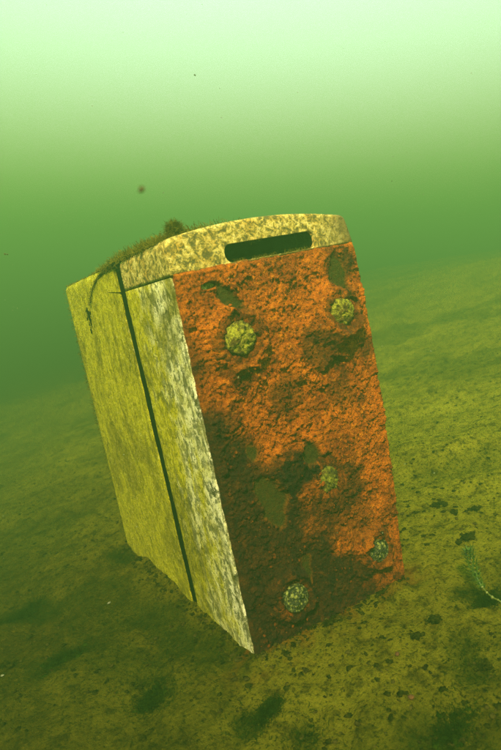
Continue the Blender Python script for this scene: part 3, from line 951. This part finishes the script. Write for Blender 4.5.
for (x, y), hz in zip(XY, bed_height(XY[:, 0], XY[:, 1])):
    strands(b, (x, y, hz), (random.gauss(0, 1), random.gauss(0, 1), .55), random.uniform(.003, .009), 0.0004, 1.0, 4)
o = b.build('ground_algae', DARKFUZZ)
tag(o, 'short dark green algae threads in the hollows of the bed', 'algae', kind='stuff')

# ------------------------------------------------------------------ water plant
def cam_point(u, v, dist):
    d = RIGHT * ((u - 250.5) / 590.5) + DOWN * ((v - 375) / 590.5) + FWD
    return Vector(CAM) + d * dist
pl = bpy.data.objects.new('water_plant', None); link(pl)
bx, by = ray_ground(512, 616); base = Vector((bx, by, bh(bx, by)))
pl.location = base
tag(pl, 'bright green feathery water plant sprig with curved beaded stem at right', 'water plant')
gx, gy = ray_ground(478, 592)
px, py = ray_ground(471, 578)
ctrl = [base + Vector((0, 0, -.004)), Vector((*ray_ground(503, 612), 0.012)), Vector((*ray_ground(494, 608), 0.014)), Vector((*ray_ground(486, 602), 0.017)), Vector((*ray_ground(480, 595), 0.022)), Vector((*ray_ground(476.5, 590), 0.030)), Vector((*ray_ground(474.5, 587), 0.040)), Vector((*ray_ground(473.5, 586), 0.050))]
def catmull(P, n=8):
    out = []
    for k in range(len(P) - 1):
        p0 = P[max(k - 1, 0)]; p1 = P[k]; p2 = P[k + 1]; p3 = P[min(k + 2, len(P) - 1)]
        for t in np.linspace(0, 1, n, endpoint=False):
            out.append(0.5 * ((2 * p1) + (p2 - p0) * t + (2 * p0 - 5 * p1 + 4 * p2 - p3) * t * t + (-p0 + 3 * p1 - 3 * p2 + p3) * t ** 3))
    out.append(P[-1]); return out
sp = [p - base for p in catmull(ctrl)]
b = Bag(); b.tube(sp, [0.0011 * (1 - 0.5 * k / len(sp)) for k in range(len(sp))], 8); b.build('stem', STEM, pl)
for k in range(6, 42, 5):
    b = Bag(); b.lump(sp[k], random.uniform(.0011, .0021), 2, .3); b.build('stem_node', NODEM, pl)
for k in range(26, len(sp), 3):
    b = Bag()
    d = (sp[min(k + 1, len(sp) - 1)] - sp[k - 1]).normalized(); u = d.orthogonal().normalized(); w = d.cross(u)
    Lw = 0.013 * (0.7 + 0.5 * math.sin((k - 26) / (len(sp) - 26) * 2.6))
    for q in range(9):
        a = q * 0.698 + random.uniform(-.2, .2) + k
        out = (u * math.cos(a) + w * math.sin(a)); L = Lw * random.uniform(.7, 1.1)
        tip = sp[k] + out * L * .75 + d * L * .55
        mid = sp[k] + out * L * .45 + d * L * .12
        side = out.cross(d).normalized() * 0.0011
        V = [sp[k] - side * .5, sp[k] + side * .5, mid + side, mid - side, tip]
        b.add([tuple(v) for v in V], [(0, 1, 2, 3), (3, 2, 4)])
        for e in range(4):     # feathery teeth
            s_ = sp[k].lerp(mid, .4) if e < 2 else mid.lerp(tip, .4)
            sg = 1 if e % 2 else -1
            strands(b, s_, tuple(side.normalized() * sg + out * .6), L * .33, .0003, .3, 3)
    b.build('leaf_whorl', LEAF, pl)

# ------------------------------------------------------------------ flecks hanging in the water
for (u, v, dist, r, lab) in ((142, 190, 0.26, 0.0019, 'blurred brown fleck drifting in open water above the case'), (195, 75, 0.8, 0.0013, 'tiny dark fleck drifting highest in the bright water'), (5, 254, 0.7, 0.0018, 'small reddish fleck drifting at the left edge of the water')):
    p = cam_point(u, v, dist); b = Bag()
    for k in range(5): b.lump((random.gauss(0, r * .5), random.gauss(0, r * .5), random.gauss(0, r * .3)), r * random.uniform(.3, .65), 1, .5)
    o = b.build('drifting_fleck', FLECK); o.location = p; tag(o, lab, 'fleck', 'flecks drifting in the water')
random.seed(5)
b = Bag()
for k in range(520):
    p = cam_point(random.uniform(-60, 560), random.uniform(-60, 560), random.uniform(0.45, 1.9))
    if p.z < 0.05 or (-.02 < p.x < .28 and -.03 < p.y < .55 and p.z < .53): continue
    b.lump(p, random.uniform(.0002, .00055), 1, .5)
o = b.build('suspended_silt', MOTE); tag(o, 'fine silt specks suspended in the green water', 'silt', kind='stuff')

# ------------------------------------------------------------------ turn everything onto the slope
for o in list(C.objects):
    if o.parent is None and o.type in ('MESH', 'EMPTY'):
        o.matrix_world = TILT @ Matrix.LocRotScale(o.location, o.rotation_euler, o.scale)

# ------------------------------------------------------------------ the water itself
def haze():
    X0, X1, Y0, Y1, Z0, Z1 = -90, 90, -90, 90, -2.2, WATER_LEVEL
    v = [(x, y, z) for z in (Z0, Z1) for x, y in ((X0, Y0), (X1, Y0), (X1, Y1), (X0, Y1))]
    f = [(3, 2, 1, 0), (4, 5, 6, 7), (0, 1, 5, 4), (1, 2, 6, 5), (2, 3, 7, 6), (3, 0, 4, 7)]
    mt = bpy.data.materials.new('murky_water'); mt.use_nodes = True
    n = mt.node_tree.nodes; n.clear()
    pv = n.new('ShaderNodeVolumePrincipled'); out = n.new('ShaderNodeOutputMaterial')
    pv.inputs['Color'].default_value = (*WATER_COLOR, 1)
    pv.inputs['Absorption Color'].default_value = (*WATER_ABSORB, 1)
    pv.inputs['Density'].default_value = WATER_DENSITY
    pv.inputs['Anisotropy'].default_value = WATER_G
    mt.node_tree.links.new(pv.outputs[0], out.inputs['Volume'])
    o = mesh_obj('haze', v, f, mt, None, False)
    tag(o, kind='stuff')
haze()
